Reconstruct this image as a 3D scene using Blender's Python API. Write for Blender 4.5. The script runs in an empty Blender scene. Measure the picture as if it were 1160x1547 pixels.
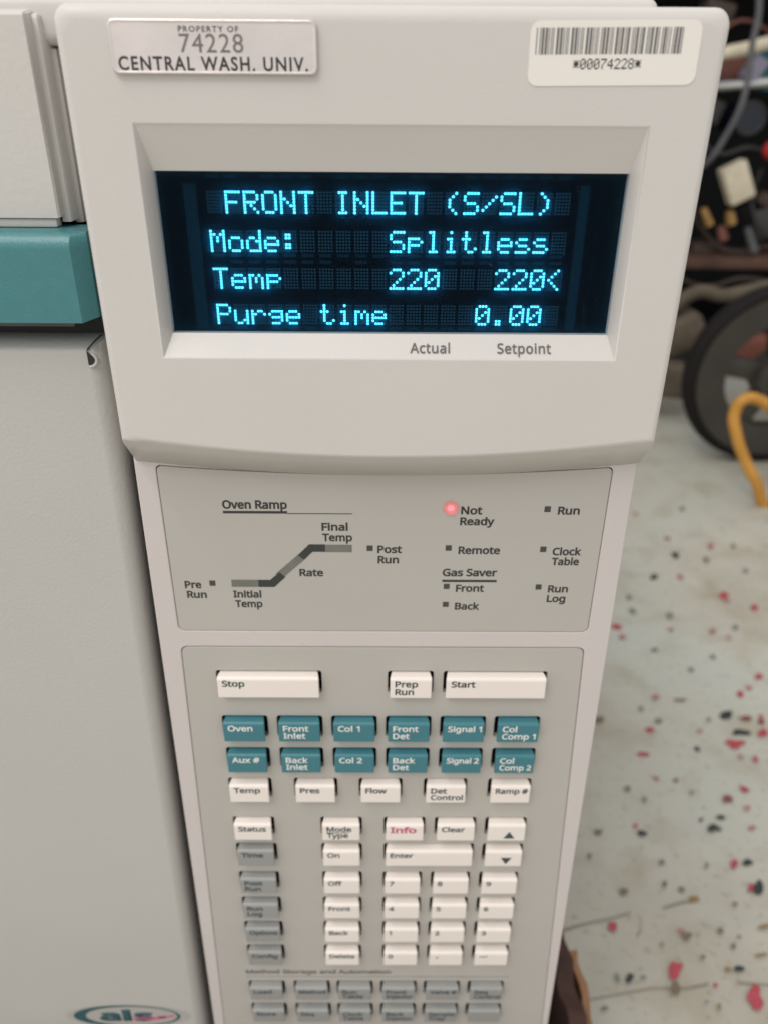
import bpy, bmesh, math, random
from mathutils import Vector, Matrix

rnd = random.Random(7)
SC = bpy.context.scene
COL = SC.collection

# ------------------------------------------------------------------ camera, light, exposure
EYE = 0.500                                   # camera height above the floor (m)
PITCH, ROLL, YAW = 0.4860858, 0.00696289, 0.00511475
FPX, PW, PH = 1180.0, 1160, 1547              # focal length in photo pixels, photo size


def basis():
    cp, sp, cy, sy = math.cos(PITCH), math.sin(PITCH), math.cos(YAW), math.sin(YAW)
    f = Vector((sy * cp, cy * cp, -sp)); r = Vector((cy, -sy, 0)); u = r.cross(f)
    cr, sr = math.cos(ROLL), math.sin(ROLL)
    return r * cr + u * sr, u * cr - r * sr, f


R_, U_, F_ = basis()
cam = bpy.data.cameras.new('camera'); camo = bpy.data.objects.new('camera', cam); COL.objects.link(camo)
camo.matrix_world = Matrix(((R_.x, U_.x, -F_.x, 0), (R_.y, U_.y, -F_.y, 0), (R_.z, U_.z, -F_.z, EYE), (0, 0, 0, 1)))
cam.sensor_fit = 'HORIZONTAL'; cam.sensor_width = 36.0; cam.lens = 36.0 * FPX / PW
cam.clip_start = 0.01; cam.clip_end = 60
cam.dof.use_dof = True; cam.dof.focus_distance = 0.203; cam.dof.aperture_fstop = cam.lens / 2.25
cam.dof.aperture_blades = 0
SC.camera = camo

w = bpy.data.worlds.new('World'); SC.world = w; w.use_nodes = True
bg = w.node_tree.nodes['Background']; bg.inputs[0].default_value = (1.0, 0.99, 0.995, 1); bg.inputs[1].default_value = 0.88

# ambient light graded by direction: a little brighter from the left
nt = w.node_tree; tcw = nt.nodes.new('ShaderNodeTexCoord'); sx = nt.nodes.new('ShaderNodeSeparateXYZ'); mrw = nt.nodes.new('ShaderNodeMapRange')
mrw.inputs[1].default_value = -1; mrw.inputs[2].default_value = 1; mrw.inputs[3].default_value = 1.12; mrw.inputs[4].default_value = 0.64
nt.links.new(tcw.outputs['Generated'], sx.inputs[0]); nt.links.new(sx.outputs[0], mrw.inputs[0]); nt.links.new(mrw.outputs[0], bg.inputs[1])


def area(name, loc, target, sx, sy, power, color):
    l = bpy.data.lights.new(name, 'AREA'); l.shape = 'RECTANGLE'; l.size = sx; l.size_y = sy
    l.energy = power; l.color = color
    o = bpy.data.objects.new(name, l); COL.objects.link(o); o.location = loc
    o.rotation_euler = (Vector(target) - Vector(loc)).to_track_quat('-Z', 'Y').to_euler()
    return o


area('ceiling_tube_near', (-0.8, -1.25, 2.45), (0, 0.2, 0.4), 1.3, 0.16, 17, (1.0, 0.965, 0.92))
area('ceiling_tube_over', (-0.8, -0.42, 2.5), (0, 0.2, 0.4), 1.3, 0.22, 14, (1.0, 0.965, 0.92))
SC.view_settings.view_transform = 'Standard'; SC.view_settings.look = 'None'
SC.view_settings.exposure = 0.03; SC.view_settings.gamma = 1.0; SC.view_settings.use_curve_mapping = False
SC.render.engine = 'CYCLES'; SC.cycles.use_denoising = True
SC.cycles.max_bounces = 8; SC.cycles.transparent_max_bounces = 12

# ------------------------------------------------------------------ helpers
MM = 0.001


def ray(px, py):
    return R_ * ((px - PW / 2) / FPX) - U_ * ((py - PH / 2) / FPX) + F_


def at(px, py, d):
    """point the photo shows at (px, py), on the upright plane d metres ahead"""
    v = ray(px, py); return v * (d / v.y) + Vector((0, 0, EYE))


def on_floor(px, py, h=0.0):
    v = ray(px, py); return v * ((h - EYE) / v.z) + Vector((0, 0, EYE))


def P(x, d, z):
    """instrument millimetres (right, ahead, up from eye level) to world metres"""
    return Vector((x * MM, d * MM, z * MM + EYE))


def link(name, me, mat=None, parent=None, smooth=None, kind=None):
    o = bpy.data.objects.new(name, me); COL.objects.link(o)
    if mat is not None:
        for m in (mat if isinstance(mat, (list, tuple)) else [mat]): me.materials.append(m)
    if parent is not None:
        o.parent = parent; o.matrix_parent_inverse = parent_matrix(parent).inverted()
    if smooth is not None:
        for p in me.polygons: p.use_smooth = True
        me.set_sharp_from_angle(angle=math.radians(smooth))
    if kind: o['kind'] = kind
    return o


def parent_matrix(p):
    if p.parent is None: return p.matrix_basis.copy()
    return parent_matrix(p.parent) @ p.matrix_parent_inverse @ p.matrix_basis


def obj(name, bm, mat=None, parent=None, smooth=None, kind=None, fix=True):
    if fix: bmesh.ops.recalc_face_normals(bm, faces=bm.faces)
    me = bpy.data.meshes.new(name); bm.to_mesh(me); bm.free()
    return link(name, me, mat, parent, smooth, kind)


def wn(o):
    m = o.modifiers.new('wn', 'WEIGHTED_NORMAL'); m.keep_sharp = True; m.weight = 90
    return o


def thing(name, label, cat, loc, group=None):
    o = bpy.data.objects.new(name, None); COL.objects.link(o); o.empty_display_size = 0.02
    o.location = loc; tag(o, label, cat, group); return o


def tag(o, label, cat, group=None):
    o['label'] = label; o['category'] = cat
    if group: o['group'] = group
    return o


def bm_box(bm, x0, x1, d0, d1, z0, z1, bevel=0.0, seg=2):
    """box in instrument millimetres"""
    vs = [bm.verts.new(P(x, d, z)) for x in (x0, x1) for d in (d0, d1) for z in (z0, z1)]
    fs = [(0, 1, 3, 2), (4, 6, 7, 5), (0, 4, 5, 1), (2, 3, 7, 6), (0, 2, 6, 4), (1, 5, 7, 3)]
    faces = [bm.faces.new([vs[i] for i in f]) for f in fs]
    bmesh.ops.recalc_face_normals(bm, faces=faces)
    if bevel:
        es = list({e for f in faces for e in f.edges})
        bmesh.ops.bevel(bm, geom=es, offset=bevel * MM, segments=seg, profile=0.5, affect='EDGES')


def wbox(bm, c, s, rot=None, bevel=0.0):
    """box in world metres, centre c, size s"""
    r = bmesh.ops.create_cube(bm, size=1.0)
    vs = r['verts']
    m = Matrix.Translation(Vector(c)) @ (rot if rot else Matrix.Identity(4)) @ Matrix.Diagonal((s[0], s[1], s[2], 1))
    bmesh.ops.transform(bm, matrix=m, verts=vs)
    if bevel:
        es = list({e for v in vs for e in v.link_edges})
        bmesh.ops.bevel(bm, geom=es, offset=bevel, segments=2, profile=0.5, affect='EDGES')


def loft(bm, loops, cap0=False, cap1=False, close=True):
    rows = [[bm.verts.new(p) for p in L] for L in loops]
    n = len(rows[0])
    for a, b in zip(rows, rows[1:]):
        for i in range(n if close else n - 1):
            j = (i + 1) % n
            bm.faces.new((a[i], a[j], b[j], b[i]))
    if cap0: bm.faces.new(rows[0])
    if cap1: bm.faces.new(rows[-1])
    return rows


def tube_mesh(name, pts, r, mat, parent=None, res=8, cyclic=False):
    cu = bpy.data.curves.new(name, 'CURVE'); cu.dimensions = '3D'; cu.bevel_depth = r; cu.bevel_resolution = 4
    cu.resolution_u = res; cu.use_fill_caps = True
    s = cu.splines.new('BEZIER'); s.bezier_points.add(len(pts) - 1)
    for b, p in zip(s.bezier_points, pts):
        b.co = p; b.handle_left_type = b.handle_right_type = 'AUTO'
    s.use_cyclic_u = cyclic
    return link(name, bake(cu), mat, parent, 60)


def bake(cu):
    o = bpy.data.objects.new('tmp', cu); COL.objects.link(o)
    dg = bpy.context.evaluated_depsgraph_get()
    me = bpy.data.meshes.new_from_object(o.evaluated_get(dg))
    bpy.data.objects.remove(o); bpy.data.curves.remove(cu)
    me.materials.clear()
    return me


def rrect(x0, x1, z0, z1, r, n=5):
    pts = []
    for cx, cz, a0 in ((x1 - r, z1 - r, 0), (x0 + r, z1 - r, 90), (x0 + r, z0 + r, 180), (x1 - r, z0 + r, 270)):
        for i in range(n + 1):
            a = math.radians(a0 + 90 * i / n); pts.append((cx + r * math.cos(a), cz + r * math.sin(a)))
    return pts


def plate(name, loops, d, thick, mat, parent, bev=0.0):
    """flat plate in the front plane d (mm): first loop is the outline, the others are openings"""
    cu = bpy.data.curves.new(name, 'CURVE'); cu.dimensions = '2D'; cu.fill_mode = 'BOTH'
    cu.extrude = thick / 2 - bev; cu.bevel_depth = bev; cu.bevel_resolution = 2; cu.offset = -bev
    for L in loops:
        s = cu.splines.new('POLY'); s.points.add(len(L) - 1); s.use_cyclic_u = True
        for p, q in zip(s.points, L): p.co = (q[0], q[1], 0, 1)
    me = bake(cu)
    for v in me.vertices:
        x, z, t = v.co; v.co = P(x, d + thick / 2 - t, z)
    return link(name, me, mat, parent, 35)


def sans():
    try:                                      # the plain grotesque that ships inside Blender; the built-in face otherwise
        import os
        return bpy.data.fonts.load(os.path.join(bpy.utils.system_resource('DATAFILES'), 'fonts', 'NotoSansHebrew-Regular.woff2'))
    except Exception:
        return None


SANS = sans()


def text_mesh(txt, bold=0.0, face=None, track=1.0):
    cu = bpy.data.curves.new('txt', 'FONT')
    if face == 'sans' and SANS: cu.font = SANS
    cu.body = txt; cu.size = 1.0; cu.space_character = track; cu.bevel_depth = bold; cu.bevel_resolution = 0; cu.resolution_u = 4; cu.fill_mode = 'BOTH'
    return bake(cu)


_cap = {}


def cap_height(bold, face):
    if (bold, face) not in _cap:
        me = text_mesh('H', bold, face); zs = [v.co.y for v in me.vertices]; _cap[bold, face] = (min(zs), max(zs))
    return _cap[bold, face]


def printed(name, lines, mat, parent, d, cap=2.6, bold=0.025, aspect=1.12, fit=None, fn=None, face='sans', track=1.0):
    """lines: (text, left x, baseline z[, width]); printed flat on the front plane d"""
    bm = bmesh.new()
    lo, hi = cap_height(bold, face)
    for L in lines:
        t, x, z = L[:3]
        me = text_mesh(t, bold, face, track)
        sc = cap / (hi - lo)
        xs = [v.co.x for v in me.vertices]; x0, x1 = min(xs), max(xs)
        sx = sc * aspect
        if fit: sx = min(sx, fit / (x1 - x0))
        if len(L) > 3 and L[3]: sx = L[3] / (x1 - x0)
        for v in me.vertices:
            a, b = x + (v.co.x - x0) * sx, z + (v.co.y - lo) * sc
            k = 0.02 * v.co.z / bold if bold else 0
            v.co = (fn(a, b) if fn else P(a, d, b)) + Vector((0, -k * MM, 0))
        bm.from_mesh(me); bpy.data.meshes.remove(me)
    return obj(name, bm, mat, parent, fix=False)


def quad(bm, pts):
    bm.faces.new([bm.verts.new(p) for p in pts])


# ------------------------------------------------------------------ materials
def mat(name, col, rough=0.5, metal=0.0, bump=0.0, scale=600.0, var=0.0, vscale=30.0, spec=0.5, detail=3.0, emis=None, es=0.0, coat=0.0, smudge=0.0):
    m = bpy.data.materials.new(name); m.use_nodes = True; nt = m.node_tree; b = nt.nodes['Principled BSDF']
    b.inputs['Base Color'].default_value = (*col, 1); b.inputs['Roughness'].default_value = rough
    b.inputs['Metallic'].default_value = metal; b.inputs['Specular IOR Level'].default_value = spec
    b.inputs['Coat Weight'].default_value = coat
    tc = nt.nodes.new('ShaderNodeTexCoord')
    if bump:
        n = nt.nodes.new('ShaderNodeTexNoise'); n.inputs['Scale'].default_value = scale; n.inputs['Detail'].default_value = detail
        nt.links.new(tc.outputs['Object'], n.inputs['Vector'])
        bp = nt.nodes.new('ShaderNodeBump'); bp.inputs['Strength'].default_value = bump; bp.inputs['Distance'].default_value = 0.0006
        nt.links.new(n.outputs['Fac'], bp.inputs['Height']); nt.links.new(bp.outputs['Normal'], b.inputs['Normal'])
    if var:
        n = nt.nodes.new('ShaderNodeTexNoise'); n.inputs['Scale'].default_value = vscale; n.inputs['Detail'].default_value = 5
        nt.links.new(tc.outputs['Object'], n.inputs['Vector'])
        r = nt.nodes.new('ShaderNodeValToRGB')
        r.color_ramp.elements[0].position = 0.3; r.color_ramp.elements[1].position = 0.7
        r.color_ramp.elements[0].color = (*[c * (1 - var) for c in col], 1)
        r.color_ramp.elements[1].color = (*[min(1, c * (1 + var)) for c in col], 1)
        nt.links.new(n.outputs['Fac'], r.inputs['Fac']); nt.links.new(r.outputs['Color'], b.inputs['Base Color'])
    if smudge:                                # handled plastic: patches of different gloss
        n = nt.nodes.new('ShaderNodeTexNoise'); n.inputs['Scale'].default_value = 28; n.inputs['Detail'].default_value = 6
        nt.links.new(tc.outputs['Object'], n.inputs['Vector'])
        q = nt.nodes.new('ShaderNodeMapRange'); q.inputs[1].default_value = 0.3; q.inputs[2].default_value = 0.7
        q.inputs[3].default_value = rough - smudge; q.inputs[4].default_value = rough + smudge
        nt.links.new(n.outputs['Fac'], q.inputs[0]); nt.links.new(q.outputs[0], b.inputs['Roughness'])
    if emis:
        b.inputs['Emission Color'].default_value = (*emis, 1); b.inputs['Emission Strength'].default_value = es
    return m


M_head = mat('head_plastic', (0.60, 0.571, 0.540), 0.42, bump=0.10, scale=1500, var=0.015, vscale=25, smudge=0.12)
M_plate = mat('panel_plastic', (0.59, 0.54, 0.52), 0.38, bump=0.08, scale=1500, var=0.012, smudge=0.12)
M_overlay = mat('overlay_film', (0.46, 0.435, 0.398), 0.45, bump=0.05, scale=2500, var=0.012, smudge=0.12)
M_keyw = mat('key_white', (0.83, 0.755, 0.69), 0.38, bump=0.04, scale=1800, var=0.01)
M_keyt = mat('key_teal', (0.045, 0.185, 0.22), 0.4, bump=0.05, scale=1800, var=0.02)
M_keyg = mat('key_grey', (0.30, 0.30, 0.285), 0.4, bump=0.05, scale=1800, var=0.02)
M_door = mat('door_paint', (0.495, 0.477, 0.446), 0.42, bump=0.14, scale=1000, var=0.015, vscale=20, detail=0, smudge=0.12)
M_lid = mat('lid_paint', (0.575, 0.55, 0.517), 0.42, bump=0.16, scale=700, var=0.012, smudge=0.12)
M_teal = mat('teal_paint', (0.055, 0.20, 0.215), 0.33, bump=0.17, scale=1900, var=0.04, vscale=300, detail=2)
M_dark = mat('near_black', (0.02, 0.02, 0.02), 0.7)  # stands for shade in the gaps and hole; also backing and feet
M_seal = mat('seal_grey', (0.10, 0.09, 0.085), 0.55, var=0.2, vscale=60)
M_ink = mat('ink_dark', (0.035, 0.033, 0.032), 0.6)
M_ink2 = mat('ink_slate', (0.045, 0.065, 0.075), 0.6)
M_stamp = mat('stamped_ink', (0.17, 0.15, 0.145), 0.5)
M_inkg = mat('ink_grey', (0.13, 0.12, 0.115), 0.6)
M_inkw = mat('ink_white', (0.80, 0.78, 0.74), 0.5)
M_inkp = mat('ink_pink', (0.62, 0.09, 0.22), 0.5)
M_barA = mat('diagram_dark', (0.035, 0.038, 0.036), 0.5)
M_barB = mat('diagram_lens', (0.17, 0.165, 0.145), 0.3, var=0.1, vscale=200)
M_lens = mat('led_off', (0.055, 0.055, 0.052), 0.3)
M_led = mat('led_on', (0.5, 0.02, 0.03), 0.3, emis=(1.0, 0.12, 0.16), es=4.5)


def halo_dome():  # dome shader imitating the soft glow around the red light
    m = bpy.data.materials.new('led_halo'); m.use_nodes = True; nt = m.node_tree; nt.nodes.clear()
    out = nt.nodes.new('ShaderNodeOutputMaterial'); tr = nt.nodes.new('ShaderNodeBsdfTransparent'); tl = nt.nodes.new('ShaderNodeBsdfTranslucent')
    tl.inputs[0].default_value = (1.0, 0.62, 0.60, 1); lw = nt.nodes.new('ShaderNodeLayerWeight'); lw.inputs[0].default_value = 0.35
    mr = nt.nodes.new('ShaderNodeMapRange'); mr.inputs[1].default_value = 0.0; mr.inputs[2].default_value = 0.75; mr.inputs[3].default_value = 0.60; mr.inputs[4].default_value = 0.0
    mx = nt.nodes.new('ShaderNodeMixShader')
    nt.links.new(lw.outputs['Facing'], mr.inputs[0]); nt.links.new(mr.outputs[0], mx.inputs[0]); nt.links.new(tr.outputs[0], mx.inputs[1]); nt.links.new(tl.outputs[0], mx.inputs[2])
    nt.links.new(mx.outputs[0], out.inputs[0]); return m
M_alu = mat('brushed_aluminium', (0.74, 0.675, 0.645), 0.30, 0.85, bump=0.12, scale=500, var=0.09, vscale=55, smudge=0.12)
M_paper = mat('sticker_paper', (0.80, 0.755, 0.70), 0.5, var=0.01)
M_bar = mat('barcode_ink', (0.16, 0.15, 0.15), 0.6)
M_bar2 = mat('barcode_ink_thin', (0.33, 0.31, 0.305), 0.6)
M_emb = mat('emblem_teal', (0.03, 0.10, 0.115), 0.4)
M_embw = mat('emblem_pale', (0.43, 0.41, 0.38), 0.4)
M_cab = mat('cabinet_paint', (0.5, 0.47, 0.43), 0.45, bump=0.2, scale=700)
M_vfd = mat('display_back', (0.0012, 0.0035, 0.006), 0.6, spec=0.0)
M_lit = mat('lit_phosphor', (0.1, 0.6, 0.7), 0.5, emis=(0.09, 0.75, 1.05), es=3.0)
M_dot = mat('unlit_phosphor', (0.016, 0.062, 0.095), 0.7, spec=0.0)
M_tab = mat('grid_tab', (0.004, 0.020, 0.032), 0.6, spec=0.0)


def glass_mat():
    m = bpy.data.materials.new('display_filter'); m.use_nodes = True; nt = m.node_tree; nt.nodes.clear()
    out = nt.nodes.new('ShaderNodeOutputMaterial')
    tr = nt.nodes.new('ShaderNodeBsdfTransparent'); tr.inputs[0].default_value = (0.93, 0.97, 1.0, 1)
    rf = nt.nodes.new('ShaderNodeBsdfRefraction'); rf.inputs['Roughness'].default_value = 0.60; rf.inputs['IOR'].default_value = 1.45
    rf.inputs['Color'].default_value = (0.55, 0.8, 1.0, 1)
    gl = nt.nodes.new('ShaderNodeBsdfGlossy'); gl.inputs['Roughness'].default_value = 0.06
    tl = nt.nodes.new('ShaderNodeBsdfTranslucent'); tl.inputs[0].default_value = (0.08, 0.55, 1.0, 1)  # blue translucency added to spread a halo around the lit characters
    sc = nt.nodes.new('ShaderNodeMixShader'); sc.inputs[0].default_value = 0.62
    nt.links.new(rf.outputs[0], sc.inputs[1]); nt.links.new(tl.outputs[0], sc.inputs[2])
    a = nt.nodes.new('ShaderNodeMixShader'); a.inputs[0].default_value = 0.30
    nt.links.new(tr.outputs[0], a.inputs[1]); nt.links.new(sc.outputs[0], a.inputs[2])
    b = nt.nodes.new('ShaderNodeMixShader'); b.inputs[0].default_value = 0.006
    nt.links.new(a.outputs[0], b.inputs[1]); nt.links.new(gl.outputs[0], b.inputs[2])
    nt.links.new(b.outputs[0], out.inputs[0])
    return m


M_glass = glass_mat()


def floor_mat():
    m = bpy.data.materials.new('painted_concrete'); m.use_nodes = True; nt = m.node_tree; b = nt.nodes['Principled BSDF']
    tc = nt.nodes.new('ShaderNodeTexCoord')

    def noise(s, d=6, dist=0.0):
        n = nt.nodes.new('ShaderNodeTexNoise'); n.inputs['Scale'].default_value = s; n.inputs['Detail'].default_value = d
        n.inputs['Distortion'].default_value = dist
        nt.links.new(tc.outputs['Object'], n.inputs['Vector']); return n

    def ramp(n, stops):
        r = nt.nodes.new('ShaderNodeValToRGB'); nt.links.new(n.outputs['Fac'], r.inputs['Fac'])
        el = r.color_ramp.elements
        while len(el) < len(stops): el.new(0.5)
        for e, (p, c) in zip(el, stops): e.position = p; e.color = (*c, 1)
        return r

    def mix(kind, fac, a, c):
        x = nt.nodes.new('ShaderNodeMix'); x.data_type = 'RGBA'; x.blend_type = kind; x.inputs[0].default_value = fac
        nt.links.new(a.outputs[2] if a.bl_idname == 'ShaderNodeMix' else a.outputs['Color'], x.inputs[6]); nt.links.new(c.outputs['Color'], x.inputs[7]); return x
    base = ramp(noise(5, 6, 0.4), [(0.32, (0.44, 0.415, 0.345)), (0.5, (0.50, 0.485, 0.415)), (0.68, (0.505, 0.52, 0.46))])
    dirt = ramp(noise(22, 6, 0.3), [(0.30, (0.80, 0.75, 0.66)), (0.5, (1, 1, 1)), (0.7, (1.03, 1.03, 1.0))])
    fine = ramp(noise(160, 5), [(0.30, (0.72, 0.68, 0.60)), (0.42, (1, 1, 1)), (0.9, (1, 1, 1))])
    x = mix('MULTIPLY', 0.75, base, dirt); y = mix('MULTIPLY', 0.8, x, fine)
    nt.links.new(y.outputs[2], b.inputs['Base Color'])
    r = ramp(noise(30, 5), [(0.3, (0.32, 0.32, 0.32)), (0.7, (0.5, 0.5, 0.5))]); nt.links.new(r.outputs['Color'], b.inputs['Roughness'])
    bp = nt.nodes.new('ShaderNodeBump'); bp.inputs['Strength'].default_value = 0.2; bp.inputs['Distance'].default_value = 0.002
    nt.links.new(noise(70, 4).outputs['Fac'], bp.inputs['Height']); nt.links.new(bp.outputs['Normal'], b.inputs['Normal'])
    return m


M_floor = floor_mat()

# ------------------------------------------------------------------ the floor
bm = bmesh.new()
bmesh.ops.create_grid(bm, x_segments=1, y_segments=1, size=6.0)
floor = obj('floor', bm, M_floor, kind='structure')

FL = [mat('fleck_red', (0.42, 0.055, 0.075), 0.4, var=0.15, vscale=200), mat('fleck_pink', (0.40, 0.17, 0.155), 0.4),
      mat('fleck_black', (0.025, 0.032, 0.03), 0.4, var=0.2, vscale=200), mat('fleck_brown', (0.175, 0.135, 0.09), 0.45),
      mat('fleck_grey', (0.20, 0.21, 0.185), 0.45), mat('fleck_ochre', (0.26, 0.17, 0.07), 0.45), mat('fleck_maroon', (0.22, 0.065, 0.06), 0.45)]
RD, PK, BK, BR, GY, OC, MR = range(7)
FLECKS = [(960, 777, 9, 7, PK), (1019, 839, 15, 11, BK), (987, 872, 14, 12, BK), (1027, 872, 12, 11, PK), (950, 903, 11, 9, GY), (1073, 826, 11, 12, PK),
          (1094, 900, 15, 13, RD), (1097, 908, 13, 9, PK), (1140, 919, 15, 9, RD), (931, 948, 19, 13, RD), (940, 964, 12, 9, PK), (988, 983, 15, 9, BR), (1044, 1013, 11, 11, GY),
          (1027, 1059, 24, 7, BR), (906, 1088, 18, 13, BR), (994, 1091, 11, 10, GY), (981, 1105, 16, 10, RD), (1057, 1105, 10, 7, PK), (1145, 1024, 13, 11, RD),
          (1117, 1050, 15, 10, RD), (1131, 1040, 11, 9, PK), (1098, 1082, 22, 19, BK), (1127, 1087, 22, 9, MR), (1117, 1108, 38, 12, BK), (1153, 1109, 19, 14, RD), (1150, 1092, 12, 10, MR),
          (1150, 1084, 9, 8, RD), (1111, 1125, 32, 14, RD), (973, 1141, 20, 8, RD), (1053, 1134, 11, 9, BK), (990, 1177, 13, 8, PK), (1021, 1181, 9, 8, BR), (1124, 1195, 17, 12, RD),
          (1099, 1208, 23, 17, MR), (1078, 1253, 28, 13, BK), (1088, 1237, 15, 7, BK), (1058, 1241, 9, 7, BK), (1134, 1253, 12, 10, PK), (970, 1261, 21, 13, BK), (959, 1249, 9, 8, RD),
          (903, 1259, 16, 9, BR), (1109, 1308, 13, 14, RD), (1130, 1306, 21, 13, BK), (1134, 1343, 15, 15, RD), (1145, 1344, 17, 27, BK), (998, 1305, 13, 11, BR), (942, 1349, 15, 13, BR),
          (1003, 1339, 10, 11, BR), (1029, 1346, 10, 9, BR), (1047, 1360, 22, 12, OC), (924, 1403, 18, 14, RD), (1037, 1416, 20, 16, BR), (1028, 1409, 12, 6, PK), (1019, 1468, 27, 33, RD),
          (950, 1482, 15, 20, BK), (931, 1479, 11, 20, GY), (970, 1479, 14, 6, GY), (1021, 1498, 17, 24, BR), (1139, 1511, 30, 40, RD), (1117, 1466, 20, 11, BK), (1098, 1467, 12, 11, OC),
          (1080, 1492, 10, 9, RD), (1153, 1403, 26, 8, OC), (1150, 1446, 26, 7, OC), (999, 1430, 8, 8, GY), (1087, 1409, 12, 12, BR), (1108, 1433, 10, 9, BR), (1066, 1517, 9, 7, GY),
          (912, 1527, 12, 8, BR), (1067, 1310, 10, 10, GY), (1044, 1200, 9, 6, GY), (972, 1210, 9, 8, GY), (947, 1194, 10, 8, BR), (890, 1296, 10, 9, BR), (1075, 955, 10, 12, PK),
          (1011, 931, 13, 9, GY), (1012, 953, 9, 7, PK), (955, 925, 12, 8, GY), (1110, 950, 9, 8, GY), (1126, 864, 12, 8, GY), (1107, 826, 10, 8, GY), (1066, 848, 10, 9, BR), (1008, 815, 10, 7, PK),
          (1076, 995, 8, 8, BR), (1100, 965, 8, 6, PK), (1070, 1090, 8, 6, BR), (968, 1073, 10, 7, GY), (990, 1055, 13, 9, PK), (1030, 770, 10, 7, GY), (1085, 1524, 9, 14, OC), (1140, 1150, 9, 12, RD),
          (1118, 1146, 9, 6, PK), (1128, 1224, 14, 9, PK), (1108, 1370, 9, 9, BR), (1115, 1420, 8, 6, BR), (1060, 1450, 9, 9, BR)]
bm = bmesh.new()


def fleck(c, u, v, h, mi):
    n = 9; ph = rnd.random() * 6.28; vs = []
    for i in range(n):
        a = ph + 6.2832 * i / n; k = 0.55 + 0.70 * rnd.random()
        q = c + u * (math.cos(a) * k) + v * (math.sin(a) * k); vs.append(bm.verts.new((q.x, q.y, h)))
    f = bm.faces.new(vs); f.material_index = mi


for k, (px, py, sw, sh, c) in enumerate(FLECKS):
    p = on_floor(px, py); u = (on_floor(px + sw / 2, py) - p); v = (on_floor(px, py - sh / 2) - p)
    a = rnd.uniform(-0.35, 0.35); u2 = u * math.cos(a) + v * math.sin(a) * 0.8; v2 = v * math.cos(a) - u * math.sin(a) * 0.4
    fleck(p, u2 * 0.95, v2 * 0.95, 0.0008 + 0.00002 * k, c)
for k in range(800):                         # the rest of the floor is flecked in the same way
    x, y = rnd.uniform(-1.4, 1.8), rnd.uniform(-0.4, 2.4)
    if abs(x) < 0.13 and y < 0.8: continue
    s = rnd.choice((0.0015, 0.002, 0.0025, 0.003, 0.004, 0.005))
    inframe = (0.08 < x < 0.75 and y > 0.1)
    if inframe and rnd.random() < 0.6: continue
    if inframe and s > 0.003: s = 0.0018
    a = rnd.random() * 6.28
    fleck(Vector((x, y, 0)), Vector((math.cos(a), math.sin(a), 0)) * s, Vector((-math.sin(a), math.cos(a), 0)) * s * rnd.uniform(0.5, 1.0), 0.0005 + 1e-7 * k,
          rnd.choice((BR, BR, GY, GY, PK, BR)) if inframe else rnd.choice((RD, PK, BK, BR, GY)))
o = obj('paint_flecks', bm, FL, kind='stuff', fix=False)

bm = bmesh.new()
for pts in ([(846, 1408), (880, 1398), (920, 1389), (955, 1381), (1000, 1372), (1030, 1365), (1050, 1362)], [(884, 1514), (930, 1504), (985, 1496), (1040, 1493), (1070, 1490), (1110, 1488), (1175, 1489)],
            [(964, 1384), (966, 1405), (962, 1418)], [(877, 1345), (890, 1362), (897, 1372)]):
    L = []
    for px, py in pts:
        px += rnd.uniform(-3, 3); py += rnd.uniform(-2, 2); w2 = rnd.uniform(0.5, 1.6)
        a, c = on_floor(px, py - w2), on_floor(px + 1, py + w2); L.append((bm.verts.new((a.x, a.y, 0.0011)), bm.verts.new((c.x, c.y, 0.0011))))
    for a, c in zip(L, L[1:]):
        if rnd.random() < 0.72: bm.faces.new((a[0], c[0], c[1], a[1]))
obj('floor_crack', bm, mat('crack_dirt', (0.23, 0.195, 0.145), 0.6, var=0.2, vscale=60), floor, fix=False)

# ------------------------------------------------------------------ the instrument
GC = thing('gas_chromatograph', 'pale beige laboratory instrument with glowing blue display and teal keypad', 'lab instrument', P(0, 240, -475))

# cabinet behind the front
bm = bmesh.new()
bm_box(bm, -64, 66, 214, 640, -470, 10, 4)
bm_box(bm, -500, -64.5, 232, 640, -470, 8, 4)
obj('cabinet', bm, M_cab, GC, 40)
bm = bmesh.new()
bm_box(bm, -430, 61.5, 205, 600, 10.5, 20.4, 2.4, 3)
obj('top_cover', bm, M_head, GC, 40)
for x in (-450, 40):
    for d in (230, 600):
        bm = bmesh.new(); bm_box(bm, x - 15, x + 15, d - 15, d + 15, -475, -470.2, 1); obj('foot', bm, M_dark, GC)

# display head: rounded front, curved chamfered underside, sloped recess
HL, HR, HT, HD = -66.9, 70.9, 17.0, 186.0
NB = 28


def arc(t): return 1 - (2 * t - 1) ** 2


def head_loop(d, ss, st, up=0.0):
    f = max(0.0, min(1.0, (d - 186.0) / 10.0))
    x0, x1, zt = HL + ss, HR - ss, HT - st
    r = max(1.2, 3.2 - ss * 0.3)
    pts = []
    for i in range(NB + 1):
        t = i / NB
        zf = -77.0 - 5.2 * arc(t); zb = -88.0 - 4.1 * arc(t)
        pts.append((x0 + (x1 - x0) * t, zf + (zb - zf) * f + up))
    for cx, a0 in ((x1 - r, 0), (x0 + r, 90)):
        for i in range(7):
            a = math.radians(a0 + 90 * i / 6); pts.append((cx + r * math.cos(a), zt - r + r * math.sin(a)))
    return [P(x, d, z) for x, z in pts]


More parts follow.
